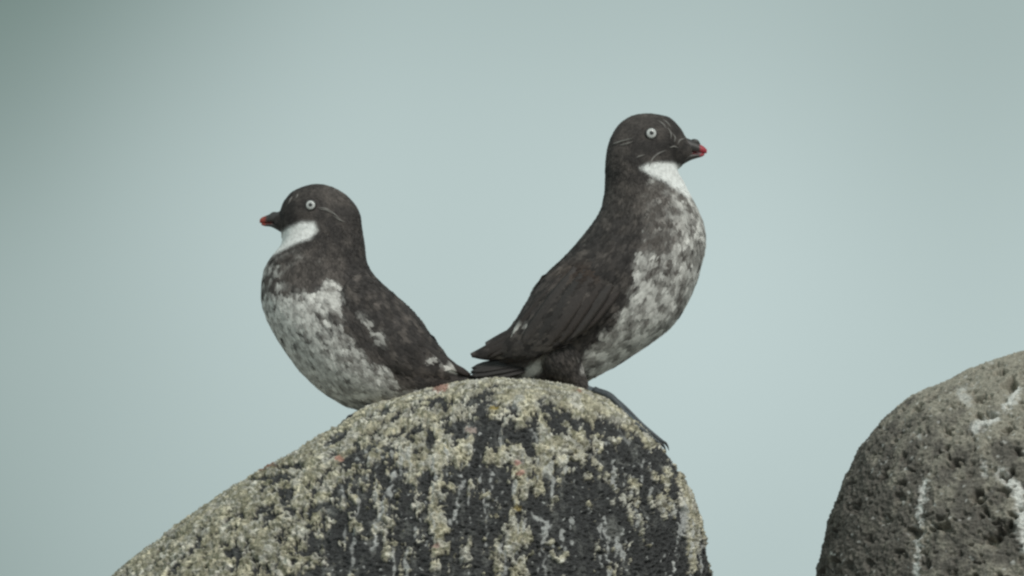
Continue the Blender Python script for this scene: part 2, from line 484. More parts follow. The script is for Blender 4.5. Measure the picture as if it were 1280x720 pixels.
def body_grid(pairs, W, depth, nt=96, sub=10):
    A = np.array([U(*p[0], depth) for p in pairs]); B = np.array([U(*p[1], depth) for p in pairs])
    D = catmull(np.hstack([A, B, np.array(W, float)[:, None]]), sub)
    A, B, Wd = D[:, :3], D[:, 3:6], D[:, 6]
    C = (A + B) / 2
    th = np.linspace(0, 2 * math.pi, nt, endpoint=False)
    c, s = np.cos(th), np.sin(th)
    G = C[:, None] + c[None, :, None] * (A - C)[:, None]
    G[..., 1] += (s * (1 - 0.10 * c))[None] * Wd[:, None]
    return G

def blades(G, n, length, width, colour_fn, lift=0.10, mask=None, jitter=0.22, off=0.2, rng=RNG):
    """lay n little contour feathers on a loft surface, pointing tailwards"""
    ns, nt = G.shape[:2]
    Gn = grid_normals(G)
    a = G[1:] - G[:-1]; b = np.roll(G, -1, 1)[:-1] - G[:-1]
    area = np.linalg.norm(np.cross(a, b), axis=2)
    p = area.ravel() / area.sum()
    idx = rng.choice(p.size, n, p=p)
    i, j = idx // nt, idx % nt
    u, v = rng.random(n)[:, None], rng.random(n)[:, None]
    j2 = (j + 1) % nt
    lerp = lambda F: (F[i, j] * (1 - u) + F[i + 1, j] * u) * (1 - v) + (F[i, j2] * (1 - u) + F[i + 1, j2] * u) * v
    root, nor = lerp(G), lerp(Gn)
    i3 = np.minimum(i + 3, ns - 1); i0 = np.maximum(i - 3, 0)
    t = (G[i3, j] - G[i0, j]); t /= np.linalg.norm(t, axis=1)[:, None] + 1e-9
    nor /= np.linalg.norm(nor, axis=1)[:, None] + 1e-9
    sdir = np.cross(nor, t); sdir /= np.linalg.norm(sdir, axis=1)[:, None] + 1e-9
    t = np.cross(sdir, nor)
    an = rng.normal(0, jitter, n)[:, None]
    d = t * np.cos(an) + sdir * np.sin(an); sd_ = np.cross(nor, d)
    if mask is not None:
        keep = mask(root)
        root, nor, d, sd_ = root[keep], nor[keep], d[keep], sd_[keep]; n = len(root)
    L = length(root) * rng.uniform(0.75, 1.25, n); Wd = width(root) * rng.uniform(0.8, 1.2, n)
    L, Wd = L[:, None], Wd[:, None]
    lf = (lift * rng.uniform(0.3, 1.5, n))[:, None]
    r = root + nor * off
    v0 = r - sd_ * Wd * 0.25 - nor * 0.3; v1 = r + sd_ * Wd * 0.25 - nor * 0.3
    mm = r + d * L * 0.55 + nor * L * lf * 0.7
    v2 = mm - sd_ * Wd * 0.5; v3 = mm + sd_ * Wd * 0.5
    v4 = r + d * L + nor * L * lf
    v5 = mm + nor * Wd * 0.16                              # raised shaft line
    V = np.stack([v0, v1, v2, v3, v4, v5], 1).reshape(-1, 3)
    o = (np.arange(n) * 6)[:, None]
    F = np.concatenate([o + [0, 5, 2], o + [0, 1, 5], o + [1, 3, 5], o + [2, 5, 4], o + [5, 3, 4]])
    mid_ = root + d * L * 0.6
    c = (colour_fn(mid_) * 2 + colour_fn(mid_ + sd_ * 1.8 + d * 1) + colour_fn(mid_ - sd_ * 1.8 + d * 1)) / 4
    wh = sstep(0.15, 0.5, c[:, 1])[:, None]
    c = c * (1 + rng.uniform(-0.30, 0.32, n)[:, None] * (1 - 0.78 * wh))
    C = np.repeat(c, 6, 0).reshape(n, 6, 3)
    C[:, 4] *= 1.08; C[:, :2] *= 0.95
    return V, F, C.reshape(-1, 3)

def feather(base, tip, width, nrm, bow=0.0, n=9, thick=0.6, tipw=0.35, path=None):
    """one flight feather: a cambered, slightly thick blade"""
    base, tip, nrm = np.asarray(base, float), np.asarray(tip, float), np.asarray(nrm, float)
    d = tip - base; L = np.linalg.norm(d); d /= L
    s = np.cross(nrm, d); s /= np.linalg.norm(s); nn = np.cross(d, s)
    rows = []
    for k in range(n):
        f = k / (n - 1)
        w = width * (0.55 + 0.45 * min(1, f * 3)) * (1 if f < 0.72 else max(0.05, math.sqrt(max(0, 1 - ((f - 0.72) / 0.28) ** 2)) * (1 - tipw * (f - .72) / .28)))
        c = base + d * L * f + nn * bow * 4 * f * (1 - f)
        if path is not None:
            c = path[k]
        h_ = w / 2
        ring = [c - s * h_, c - s * h_ * .5 + nn * w * .07, c + nn * (w * .11), c + s * h_ * .5 + nn * w * .07, c + s * h_,
                c + s * h_ * .5 - nn * thick * .5, c - nn * thick, c - s * h_ * .5 - nn * thick * .5]
        rows.append(ring)
    return capped(np.array(rows))

def wing_grid(pairs, ys, thick, bulge, side, depth, nt=40, sub=8):
    A = np.array([U(*p[0], 0) for p in pairs]); B = np.array([U(*p[1], 0) for p in pairs])
    ys = np.array(ys, float)
    A[:, 1] = depth + side * ys[:, 0]; B[:, 1] = depth + side * (ys[:, 1] - 9 * np.sin(np.linspace(0, math.pi, len(ys))))
    D = catmull(np.hstack([A, B, np.array(thick, float)[:, None], np.array(bulge, float)[:, None]]), sub)
    A, B, T, Bu = D[:, :3], D[:, 3:6], D[:, 6], D[:, 7]
    C = (A + B) / 2
    ax = np.gradient(C, axis=0)
    nn = np.cross(B - A, ax); nn /= np.linalg.norm(nn, axis=1)[:, None]
    nn *= np.sign(nn[:, 1] * side)[:, None]
    th = np.linspace(0, 2 * math.pi, nt, endpoint=False); c, s = np.cos(th), np.sin(th)
    return C[:, None] + c[None, :, None] * (A - C)[:, None] + nn[:, None] * (s[None] * T[:, None] + (1 - c ** 2)[None] * Bu[:, None])[..., None]

def make_bird(name, label, sp):
    dep, f = sp['depth'], sp['facing']
    base = U(*sp['base'], dep)
    root = bpy.data.objects.new(name, None)
    root.empty_display_size = 0.02
    root.location = base * S
    COL.objects.link(root)
    root["label"] = label; root["category"] = "bird"; root["group"] = "seabirds on the lichen boulder"
    G = body_grid(sp['pairs'], sp['width'], dep)
    V = capped(G)
    colf = lambda Q_: sp['colour'](Q_[:, 0] + 640, 360 - Q_[:, 2], Q_)
    body = new_mesh("body", V.reshape(-1, 3), grid_faces(V.shape[0], V.shape[1]), M_FEATHER, root, colf(V.reshape(-1, 3)))
    bv = bvh_of(G)

    def on_body(px, py, side, raise_=0.0):
        z = 360.0 - py
        hit = bv.ray_cast(Vector((px - 640.0, dep + side * 300, z)), Vector((0, -side, 0)))
        if hit[0] is None:
            hit = bv.find_nearest(Vector((px - 640.0, dep + side * 20, z)))
        nrm = hit[1] if hit[1].y * side > 0 else -hit[1]
        return np.array(hit[0] + nrm * raise_), np.array(nrm)

    # contour feathers of head, neck, breast, belly
    hx, hy = sp['head']
    dist = lambda R: np.hypot(R[:, 0] + 640 - hx, 360 - R[:, 2] - hy)
    ln = lambda R: 5.5 + 9.5 * sstep(45, 150, dist(R))
    wd = lambda R: 2.6 + 2.9 * sstep(45, 150, dist(R))
    ex, ey = sp['eye']
    not_eye = lambda R: (np.hypot(R[:, 0] + 640 - (ex - f * 1.5), 360 - R[:, 2] - ey) > 10.5)
    parts = [blades(G, 30000, ln, wd, colf, 0.07, not_eye)]
    Gh = G[:90]
    near_head = lambda R: not_eye(R) & (dist(R) < 90)
    parts.append(blades(Gh, 14000, ln, wd, colf, 0.06, near_head))
    o = 0; VV, FF, CC = [], [], []
    for v_, f_, c_ in parts:
        VV.append(v_); FF.append(f_ + o); CC.append(c_); o += len(v_)
    pl = new_mesh("contour_feathers", np.concatenate(VV), np.concatenate(FF), M_FEATHER, root, np.concatenate(CC))
    pl["kind"] = "stuff"

    # eyes
    for side in (-1, 1):
        c, nr = on_body(ex, ey, side, 0.4)
        nr = nr * 0.35 + np.array([0.12 * f, side, 0.0]) * 0.65; nr /= np.linalg.norm(nr)
        s1 = np.cross(nr, [0, 0, 1.0]); s1 /= np.linalg.norm(s1); s2 = np.cross(nr, s1)
        def lathe(prof, seg=28):
            th = np.linspace(0, 2 * math.pi, seg, endpoint=False)
            return np.array([[c + nr * z_ + r_ * (math.cos(t) * s1 + math.sin(t) * s2) for t in th] for r_, z_ in prof])
        R = sp['eye_r']
        rim = [(R * 1.3, -1.5), (R * 1.25, 1.2), (R * 1.14, 2.0), (R * 1.04, 2.2), (R * 0.98, 1.8), (R * .95, 0.5)]
        iris = [(R * 1.02, 0.4), (R * .98, 1.9), (R * .85, 2.7), (R * .6, 3.3), (R * .35, 3.6), (R * .05, 3.7)]
        pup = [(R * .40, 3.0), (R * .38, 3.7), (R * .22, 3.95), (R * .03, 4.05)]
        gi = capped(lathe(iris))
        ring = np.array([.7, .7, .72, .72, .62, .42, .38, .38])[:, None, None] * np.ones((8, gi.shape[1], 1)) * np.array([1, 1, .97])
        e = add_grid("eye", gi, M_EYE, root, ring.reshape(-1, 3))
        add_grid("pupil", capped(lathe(pup)), M_EYE, e, np.array([.03, .03, .03]))
        add_grid("eyelid", lathe(rim), M_HORN, e, np.array([.05, .046, .042]))

    # bill
    for nm, key in (("upper_mandible", 'bill_up'), ("lower_mandible", 'bill_low')):
        bp, bw = sp[key]
        g = capped(body_grid(bp, bw, dep, 32, 6)); v = g.reshape(-1, 3)
        tipness = sstep(sp['bill_red'][0], sp['bill_red'][1], (v[:, 0] + 640) * f)
        gape = 0.35 * sstep(2.4, 0.8, np.abs(360 - v[:, 2] - sp['gape'])) * sstep(sp['gape_x'][0], sp['gape_x'][1], (v[:, 0] + 640) * f)
        k_ = np.maximum(tipness, gape)[:, None]
        add_grid(nm, g, M_HORN, root, np.array([.055, .050, .048]) * (1 - k_) + np.array(sp['red']) * k_)
    if sp.get('knob'):
        kx, ky = sp['knob']
        g = tube([U(kx - f * 7, ky + 4, dep), U(kx - f * 2, ky + 1.8, dep), U(kx + f * 3, ky + 2.2, dep), U(kx + f * 7, ky + 5.5, dep)], [1.5, 3.6, 3.4, 1.2])
        add_grid("bill_knob", g, M_HORN, root, np.array([.06, .055, .052]))

    # white facial plumes
    for pts in sp['plumes']:
        for side in (-1, 1):
            path = [on_body(px, py, side, 1.35)[0] for px, py in pts]
            r = [0.2] + [sp.get('plume_r', 1.1)] * (len(pts) - 2) + [0.15]
            add_grid("facial_plume", tube(path, r, 6), M_FEATHER, root, np.array([.24, .225, .21]))

    # wings
    for side in (-1, 1):
        w = sp['wing']
        GW = wing_grid(w['pairs'], w['ys'], w['thick'], w['bulge'], side, dep)
        wcol = lambda Q_: w['colour'](Q_[:, 0] + 640, 360 - Q_[:, 2], Q_)
        VW = capped(GW)
        wing = add_grid("wing", VW, M_FEATHER, root, wcol(VW.reshape(-1, 3)))
        bw = bvh_of(GW)
        def on_wing(px, py, raise_):
            z = 360.0 - py
            hit = bw.ray_cast(Vector((px - 640.0, dep + side * 300, z)), Vector((0, -side, 0)))
            if hit[0] is None:
                hit = bw.find_nearest(Vector((px - 640.0, dep + side * 60, z)))
            return np.array(hit[0]) + np.array([0, side * raise_, 0])
        cov = blades(GW, 3800, lambda R: 8 + 9 * sstep(0, 110, np.hypot(R[:, 0] + 640 - w['shoulder'][0], 360 - R[:, 2] - w['shoulder'][1])),
                     lambda R: 4.0 + 4.0 * sstep(0, 110, np.hypot(R[:, 0] + 640 - w['shoulder'][0], 360 - R[:, 2] - w['shoulder'][1])), wcol, 0.05, lambda R: (R[:, 0] + 640) * f > w['covert_end'] * f, 0.10)
        cv = new_mesh("covert_feathers", cov[0], cov[1], M_FEATHER, wing, cov[2])
        cv["kind"] = "stuff"
        for nm, rows in (("secondary_feather", w['secondaries']), ("primary_feather", w['primaries'])):
            for k, (bx, by, tx, ty, wi, up) in enumerate(rows):
                b3, t3 = on_wing(bx, by, up - 0.6), on_wing(tx, ty, up + 2.2)
                if nm == "primary_feather":
                    t3[1] = dep + side * w['tip_y'][k]
                fr = [q / 8 for q in range(9)]
                pth = [on_wing(bx + (tx - bx) * q, by + (ty - by) * q, 0.5 * up - 0.6 + 1.0 * q) for q in fr]
                if nm == "primary_feather":
                    pth = [p_ * (1 - q ** 3) + t3 * q ** 3 for p_, q in zip(pth, fr)]
                g = feather(b3, t3, wi, (0.15 * -f, side, 0.25), path=pth)
                v = g.reshape(-1, 3)
                tone = DARK * (0.98 + 0.35 * random.random()) + np.array([0.010, 0.004, 0.002]) * random.random()
                if nm == "secondary_feather":
                    e_ = np.zeros((g.shape[0], 8, 1)); e_[:, [0, 4]] = 0.22; e_[-3:] = 0.2      # worn pale fringes
                    tone = tone * (1 - e_) + BROWN * 1.3 * e_
                    if k == len(rows) - 1:
                        tone[-3:-1] = WHITE * 0.8                      # white tip
                    tone = tone.reshape(-1, 3)
                add_grid(nm, g, M_QUILL, wing, tone)

    # tail
    tb = sp['tail']
    for k, (bx, by, by_, tx, ty, tz) in enumerate(tb['feathers']):
        g = feather(U(bx, by, dep + by_), U(tx, ty, dep + tz), tb['w'], (0, np.sign(tz - 0.01) * 0.55, 1.0), bow=0.8)
        v = g.reshape(-1, 3)
        add_grid("tail_feather", g, M_QUILL, root, DARK * (0.85 + 0.3 * random.random()))

    # feathered thighs
    for th_ in sp['thighs']:
        g = tube([np.array(U(*p)) for p in th_['path']], th_['r'], 24, 8)
        tg = add_grid("thigh", g, M_FEATHER, root, colf(g.reshape(-1, 3)))
        bl = blades(g[1:-1], 1500, lambda R: np.full(len(R), 9.0), lambda R: np.full(len(R), 3.6),
                    lambda Q_: 0.55 * colf(Q_) + 0.45 * (DARK + (BROWN - DARK) * sstep(-.2, .5, perlin(Q_ / 9, 33))[:, None]), 0.12)
        tf = new_mesh("thigh_feathers", bl[0], bl[1], M_FEATHER, tg, bl[2]); tf["kind"] = "stuff"

    # legs and webbed feet
    for leg in sp['legs']:
        path = [np.array(U(*p)) for p in leg['shank']]
        lg = add_grid("leg", tube(path, leg['shank_r'], 10), M_SKIN, root, np.array([.14, .16, .175]))
        for toe in leg['toes']:
            tp = [np.array(U(*p)) for p in toe]
            n = len(tp)
            rr = [4.6] + [(5.0, 3.4, 3.8)[(i - 1) % 3] - 0.3 * i for i in range(1, n - 1)] + [2.4]
            add_grid("toe", tube(tp, rr, 8, 5), M_SKIN, lg, np.array([.085, .095, .105]))
            d = tp[-1] - tp[-2]; d /= np.linalg.norm(d)
            cl_ = [tp[-1] - d, tp[-1] + d * 4 + np.array([0, 0, 1.6]), tp[-1] + d * 8 + np.array([0, 0, -0.4]), tp[-1] + d * 10 + np.array([0, 0, -4])]
            add_grid("claw", tube(cl_, [1.9, 1.8, 1.1, 0.3], 8), M_HORN, lg, np.array([.03, .03, .032]))
        for a_, b_ in zip(leg['toes'][:-1], leg['toes'][1:]):
            pa = catmull([np.array(U(*p)) for p in a_], 4)[:-3]; pb = catmull([np.array(U(*p)) for p in b_], 4)[:-3]
            m_ = min(len(pa), len(pb))
            g = []
            for i in range(m_):
                q = [pa[i] * (1 - t) + pb[i] * t for t in (0, .25, .5, .75, 1)]
                sag = [0, -.5, -.8, -.5, 0]
                g.append([q_ + np.array([0, 0, s_]) for q_, s_ in zip(q, sag)] + [q_ + np.array([0, 0, s_ - 1.2]) for q_, s_ in zip(q[::-1], sag)])
            add_grid("web", capped(np.array(g)), M_SKIN, lg, np.array([.15, .175, .19]))
    return root

def mottle(x, y, Q, cover, seed, size=10.0, tilt=0.0):
    ca, sa = math.cos(tilt), math.sin(tilt)
    a = Q[:, 0] * ca + Q[:, 2] * sa; b = -Q[:, 0] * sa + Q[:, 2] * ca
    n1 = fbm(np.stack([a / (size * 1.7), Q[:, 1] / size, b / size], -1), 2, seed)
    n2 = perlin(np.stack([a / (size * .9), Q[:, 1] / size / .6, b / (size * .55)], -1), seed + 5)
    n = n1 * 1.15 + n2 * 0.45
    n = n + 0.16 * perlin(Q / 3.6, seed + 9)
    return sstep(-0.42, 0.40, n + (cover - 0.5) * 1.3)

def spots(Q, cell, amount, seed, tilt):
    """irregular dark feather centres; amount 0..1 sets how many and how large"""
    ca, sa = math.cos(tilt), math.sin(tilt)
    w_ = np.stack([fbm(Q / cell * 0.9, 2, seed + 1), fbm(Q / cell * 0.9, 2, seed + 2), fbm(Q / cell * 0.9, 2, seed + 3)], -1)
    q = Q + cell * 0.75 * w_
    a = (q[:, 0] * ca + q[:, 2] * sa) / (cell * 1.35); b = (-q[:, 0] * sa + q[:, 2] * ca) / cell
    d, v = worley(np.stack([a, q[:, 1] / cell * 0.55, b], -1), seed)
    r = amount * (0.30 + 0.75 * v)
    return sstep(0.12, -0.10, d - r) * (amount > 0.02)

def blend(k, lo, hi):
    k = k[:, None]; return lo * (1 - k) + hi * k

# ---------- colours of the right bird
def colour_r(x, y, Q):
    belly = zone(x, y, [(892, 285), (890, 350), (870, 385), (850, 412), (800, 450), (745, 480), (722, 466), (732, 440), (758, 415),
                        (782, 385), (796, 358), (788, 335), (800, 318), (830, 322), (850, 300), (868, 262)], 9)
    breast = zone(x, y, [(890, 300), (850, 302), (830, 325), (800, 318), (806, 285), (803, 245), (815, 228), (835, 234), (865, 250), (880, 270)], 9)
    cover = np.maximum(belly * (0.85 + 0.10 * sstep(330, 420, y)), breast * (0.34 + 0.58 * sstep(832, 876, x)))
    cover = cover - 0.22 * blob(x, y, 820, 335, 18, 14) * belly
    cover += 0.5 * blob(x, y, 812, 366, 14, 9) + 0.4 * blob(x, y, 800, 340, 9, 14) - 0.35 * blob(x, y, 818, 345, 9, 12)
    k = mottle(x, y, Q, cover - 0.12, 2, 10.5, 0.55) * sstep(0.03, 0.2, cover)
    bo = 0.6 * breast * (1 - belly); k = k * (1 - bo) + bo * 0.55 * np.clip(cover, 0, 1)
    base = DARK + (BROWN - DARK) * (0.5 * sstep(-.2, .4, fbm(Q / 16, 3, 80)) + 0.45 * breast + 0.35 * blob(x, y, 790, 150, 40, 14) + 0.35 * blob(x, y, 790, 250, 40, 26))[:, None]
    base = base * (1 - 0.25 * blob(x, y, 838, 185, 20, 22))[:, None] * (1 + 0.5 * np.clip(perlin(Q / 5, 82), -.5, 1) * sstep(225, 265, y))[:, None]
    hi = WHITE * (0.80 + 0.20 * sstep(-.3, .3, perlin(Q / 16, 90)))[:, None]
    c = blend(k * 0.93, base, hi)
    sp1 = spots(Q, 13.5, 0.72 * belly * sstep(0.2, 0.6, belly), 210, 0.5) * (0.75 + 0.25 * perlin(Q / 9, 215))
    sp2 = spots(Q, 8.5, 0.82 * breast * (1 - belly), 220, 0.15) * 0.85
    pale_b = breast * (1 - belly) * sstep(820, 865, x) * 0.5
    c = blend(pale_b, c, hi)
    c = blend(np.clip(np.maximum(sp1 * 0.85, sp2), 0, 1), c, BROWN * 0.72)
    th = zone(x, y, [(800, 212), (810, 207), (822, 205), (838, 205), (849, 207), (855, 222), (866, 248), (861, 250), (848, 241), (830, 229), (812, 221)], 3.2)
    c = blend(th, c, np.array([.93, .925, .90]))
    ut = np.maximum(zone(x, y, [(612, 470), (626, 457), (640, 462), (640, 474)], 3), zone(x, y, [(648, 474), (664, 456), (682, 446), (676, 462), (664, 476)], 4))
    c = blend(0.75 * ut, c, WHITE * 0.85)
    return c

def wing_colour_r(x, y, Q):
    c = DARK * 0.98 + (BROWN - DARK) * (0.8 * sstep(-.1, .45, fbm(Q / np.array([22, 14, 9.0]), 3, 85)))[:, None]
    c = c + np.array([0.015, 0.004, -0.002]) * (blob(x, y, 730, 345, 40, 14))[:, None]
    sc = zone(x, y, [(772, 330), (790, 318), (806, 330), (806, 352), (794, 356)], 6) * sstep(0.0, .3, perlin(Q / 8, 86) + .12)
    c = blend(0.30 * sc, c, WHITE)
    c = c * (1 + 0.45 * perlin(Q / np.array([12, 9, 5.0]), 96))[:, None]
    sp_ = 0.7 * zone(x, y, [(655, 408), (661, 407), (662, 414), (657, 415)], 2)
    return blend(np.clip(sp_, 0, 1) * 0.9, c, WHITE)

# ---------- colours of the left bird
def colour_l(x, y, Q):
    belly = zone(x, y, [(318, 372), (352, 372), (392, 366), (410, 352), (426, 358), (428, 385), (440, 410), (452, 440), (475, 455), (500, 476),
                        (524, 492), (505, 540), (440, 525), (395, 492), (345, 430)], 9)
    breast = zone(x, y, [(332, 322), (372, 307), (405, 318), (432, 335), (425, 352), (390, 362), (355, 374), (318, 374), (318, 345)], 8)
    cover = np.maximum(belly * (0.92 + 0.14 * sstep(420, 490, y)), breast * (0.10 + 0.36 * sstep(375, 330, x)))
    cover -= 0.62 * blob(x, y, 432, 408, 16, 22) + 0.62 * blob(x, y, 466, 446, 24, 16) + 0.7 * blob(x, y, 508, 476, 30, 14) + 0.3 * blob(x, y, 400, 405, 18, 14)
    cover += 0.6 * blob(x, y, 413, 368, 10, 16) + 0.5 * blob(x, y, 450, 458, 6, 20) + 0.2 * blob(x, y, 352, 396, 28, 12) - 0.35 * blob(x, y, 390, 348, 45, 10)
    k = mottle(x, y, Q, cover - 0.10, 30, 10.5, -0.7)
    bars = perlin(np.stack([Q[:, 0] / 26, Q[:, 1] / 26, (Q[:, 2] - 0.25 * Q[:, 0]) / 7.5], -1), 77)          # barred breast front
    k = k + 0.55 * breast * sstep(400, 345, x) * np.clip(bars, -1, 1)
    specks = sstep(0.16, 0.42, perlin(np.stack([Q[:, 0] / 6, Q[:, 1] / 6, Q[:, 2] / 4.2], -1), 78))
    k = np.clip(k - 0.55 * belly * specks, 0, 1) * sstep(0.03, 0.2, cover)
    base = DARK + (BROWN - DARK) * (0.45 * sstep(-.2, .4, fbm(Q / 16, 3, 81)) + 0.3 * breast + 0.4 * blob(x, y, 420, 242, 34, 16))[:, None]
    base = base * (1 - 0.25 * blob(x, y, 366, 268, 20, 20))[:, None] * (1 + 0.5 * np.clip(perlin(Q / 5, 83), -.5, 1) * sstep(300, 330, y))[:, None]
    hi = WHITE * (0.80 + 0.20 * sstep(-.3, .3, perlin(Q / 16, 91)))[:, None]
    c = blend(k * 0.93, base, hi)
    am = belly * (0.38 + 0.10 * sstep(430, 380, y) + 0.34 * sstep(395, 440, x))
    sp1 = spots(Q, 10.0, am, 230, -0.6) * (0.75 + 0.25 * perlin(Q / 9, 216))
    c = blend(np.clip(sp1 * 0.8, 0, 1), c, BROWN * 0.85)
    th = zone(x, y, [(349, 293), (362, 285), (378, 279), (393, 280), (397, 290), (388, 300), (372, 305), (350, 316), (340, 320), (344, 310)], 3.2)
    return blend(th, c, np.array([.93, .925, .90]))

def wing_colour_l(x, y, Q):
    c = DARK * 0.98 + (BROWN - DARK) * (0.8 * sstep(-.1, .45, fbm(Q / np.array([9, 14, 22.0]), 3, 87)))[:, None]
    st = zone(x, y, [(446, 396), (456, 398), (468, 408), (481, 422), (482, 434), (470, 431), (455, 413)], 6)
    c = blend(0.55 * st * sstep(-.35, .15, perlin(Q / 7, 94)), c, WHITE)
    lo = zone(x, y, [(418, 366), (428, 362), (432, 385), (440, 410), (455, 440), (440, 430), (425, 400)], 6) * sstep(-.1, .25, perlin(Q / 9, 88))
    c = blend(0.5 * lo, c, WHITE)
    c = c * (1 + 0.45 * perlin(Q / np.array([5, 9, 12.0]), 95))[:, None]
    ws = zone(x, y, [(556, 450), (564, 455), (572, 461), (571, 468), (561, 465), (553, 459)], 2.2)
    ws = np.maximum(ws, 0.6 * sstep(3.2, 1.2, line_d(x, y, [(533, 456), (541, 451), (548, 449), (556, 453)])))
    return blend(np.clip(ws, 0, 1) * 0.92, c, WHITE * 1.05)

WID = [6.5, 11, 17, 22, 26.5, 29.5, 31.5, 33, 34.5, 36.5, 39.5, 43.5, 49, 56, 62, 66, 67, 65, 60, 52, 43, 33, 23, 12]
DR = 6.0
right = dict(
    depth=DR, facing=1, base=(728, 489), head=(808, 175), eye=(814, 168), eye_r=6.2,
    pairs=[((866, 177), (865, 195)), ((858, 172), (858, 200)), ((850, 160), (851, 207)), ((838, 148), (848, 209)), ((822, 143), (847, 212)), ((806, 142), (848, 216)),
           ((790, 145), (850, 220)), ((776, 154), (853, 225)), ((766, 168), (856, 231)), ((760, 185), (860, 239)), ((757.5, 204), (865, 249)),
           ((757, 223), (870, 259)), ((756, 242), (875, 271)), ((750, 265), (879, 286)), ((733, 291), (880, 303)), ((711, 317), (877, 322)),
           ((690, 337), (871, 346)), ((672, 357), (861, 371)), ((660, 380), (846, 397)), ((652, 402), (825, 418)), ((645, 418), (797, 438)),
           ((637, 432), (762, 460)), ((628, 446), (722, 478)), ((614, 457), (668, 481))],
    width=WID,
    colour=colour_r,
    bill_up=([((853, 170), (854, 190)), ((862, 173), (863, 190)), ((868, 175.5), (869, 190.5)), ((874, 179), (875, 190.5)), ((880, 182.5), (880, 191)), ((884, 186.5), (883.5, 191))],
             [9.5, 8, 6.5, 5.2, 3.8, 1.5]),
    bill_low=([((853, 189), (854, 205)), ((862, 190), (863, 200)), ((869, 190.5), (870, 197.5)), ((876, 190.8), (877, 195.5)), ((881, 191), (880.5, 193.5))], [9, 7, 5.4, 3.8, 1.6]),
    bill_red=(873.5, 877), gape=190.5, gape_x=(857, 864), red=(0.42, 0.045, 0.062), knob=(868, 175),
    plumes=[[(761, 179), (770, 180), (780, 177), (792, 174)], [(811, 210), (815, 201), (822, 194), (832, 189)], [(846, 182), (849, 176), (856, 173)],
            [(822, 152), (828, 156), (833, 163)], [(834, 160), (838, 168), (838, 175)], [(795, 199), (800, 197), (806, 195)], [(828, 150), (834, 155), (838, 160)], [(840, 168), (843, 173), (842, 179)], [(774, 183), (784, 181), (792, 178)], [(836, 186), (842, 184), (847, 186)]],
    wing=dict(
        shoulder=(795, 335), covert_end=640, colour=wing_colour_r,
        pairs=[((798, 322), (806, 344)), ((782, 308), (801, 362)), ((757, 301), (788, 378)), ((730, 308), (767, 395)), ((704, 327), (741, 412)),
               ((683, 347), (715, 427)), ((665, 372), (691, 438)), ((651, 394), (667, 446)), ((637, 412), (645, 449)), ((618, 425), (624, 450)),
               ((601, 435), (605, 449)), ((588, 442), (590, 446))],
        ys=[(52, 56), (46, 62), (37, 64), (28, 66), (20, 66), (16, 64), (13, 58), (11, 48), (10, 36), (10, 26), (9, 18), (8, 12)],
        thick=[3, 5, 6, 7, 7, 7, 6, 5.5, 5, 3.5, 2.5, 1], bulge=[2, 5, 9, 12, 14, 14, 12, 9, 7, 4, 2, 0.5],
        secondaries=[(778, 356, 724, 420, 18, .2), (768, 348, 706, 432, 22, .4), (757, 346, 691, 438, 20, .7), (747, 340, 673, 445, 22, .9), (733, 341, 660, 445, 19, 1.2),
                     (721, 338, 649, 438, 20, 1.5), (704, 346, 638, 424, 15, 1.8)],
        primaries=[(676, 418, 597, 452, 11, .5), (670, 414, 591, 449, 11, 1.0), (664, 410, 586, 446, 11, 1.5), (658, 406, 583, 443, 10, 2.0)], tip_y=[16, 14, 12, 10]),
    tail=dict(w=22, feathers=[(652, 450, 5, 590, 461, 6), (652, 454, 12, 588, 466, 12), (654, 459, 18, 588, 472, 17), (656, 464, 22, 590, 478, 21),
                              (652, 450, -5, 589, 460, -6), (652, 454, -12, 588, 465, -12), (654, 459, -18, 587, 471, -17), (656, 464, -22, 589, 477, -21)]),
)
# near foot spread along the crest of the boulder; far foot behind it
def on_rock(px, d, lift=3.0):
    return (px, 360.0 - (rock_z(px, d) + lift), d)
right['legs'] = [
    dict(shank=[(715, 458, -8), (724, 474, -14), (732, 486, -22), on_rock(744, -28, 6)], shank_r=[9, 7, 5, 4.5],
         toes=[[on_rock(742, -30, 6), on_rock(764, -42, 5), on_rock(785, -50, 5), on_rock(806, -52, 5), on_rock(824, -50, 6)],
               [on_rock(742, -27, 7), on_rock(762, -28, 8), on_rock(780, -28, 7), on_rock(802, -30, 7), on_rock(828, -32, 8)],
               [on_rock(741, -25, 6), on_rock(756, -14, 6), on_rock(770, -4, 6), on_rock(786, 4, 5)]]),
    dict(shank=[(712, 458, 22), (718, 474, 26), (724, 486, 28), on_rock(734, 30, 6)], shank_r=[9, 7, 5, 4.5],
         toes=[[on_rock(732, 30, 6), on_rock(752, 27, 5), on_rock(770, 25, 5), on_rock(786, 24, 5)],
               [on_rock(732, 31, 6), on_rock(750, 36, 5), on_rock(766, 40, 5), on_rock(780, 43, 5)],
               [on_rock(731, 32, 6), on_rock(744, 46, 5), on_rock(756, 54, 5), on_rock(766, 60, 5)]]),
]
right['thighs'] = [dict(path=[(698, 432, -14), (706, 456, -16), (719, 474, -19), (732, 491, -23)], r=[26, 26, 13.5, 5]),
                   dict(path=[(696, 432, 24), (704, 456, 26), (714, 474, 27), (724, 491, 29)], r=[26, 26, 13.5, 5])]
DL = 12.0
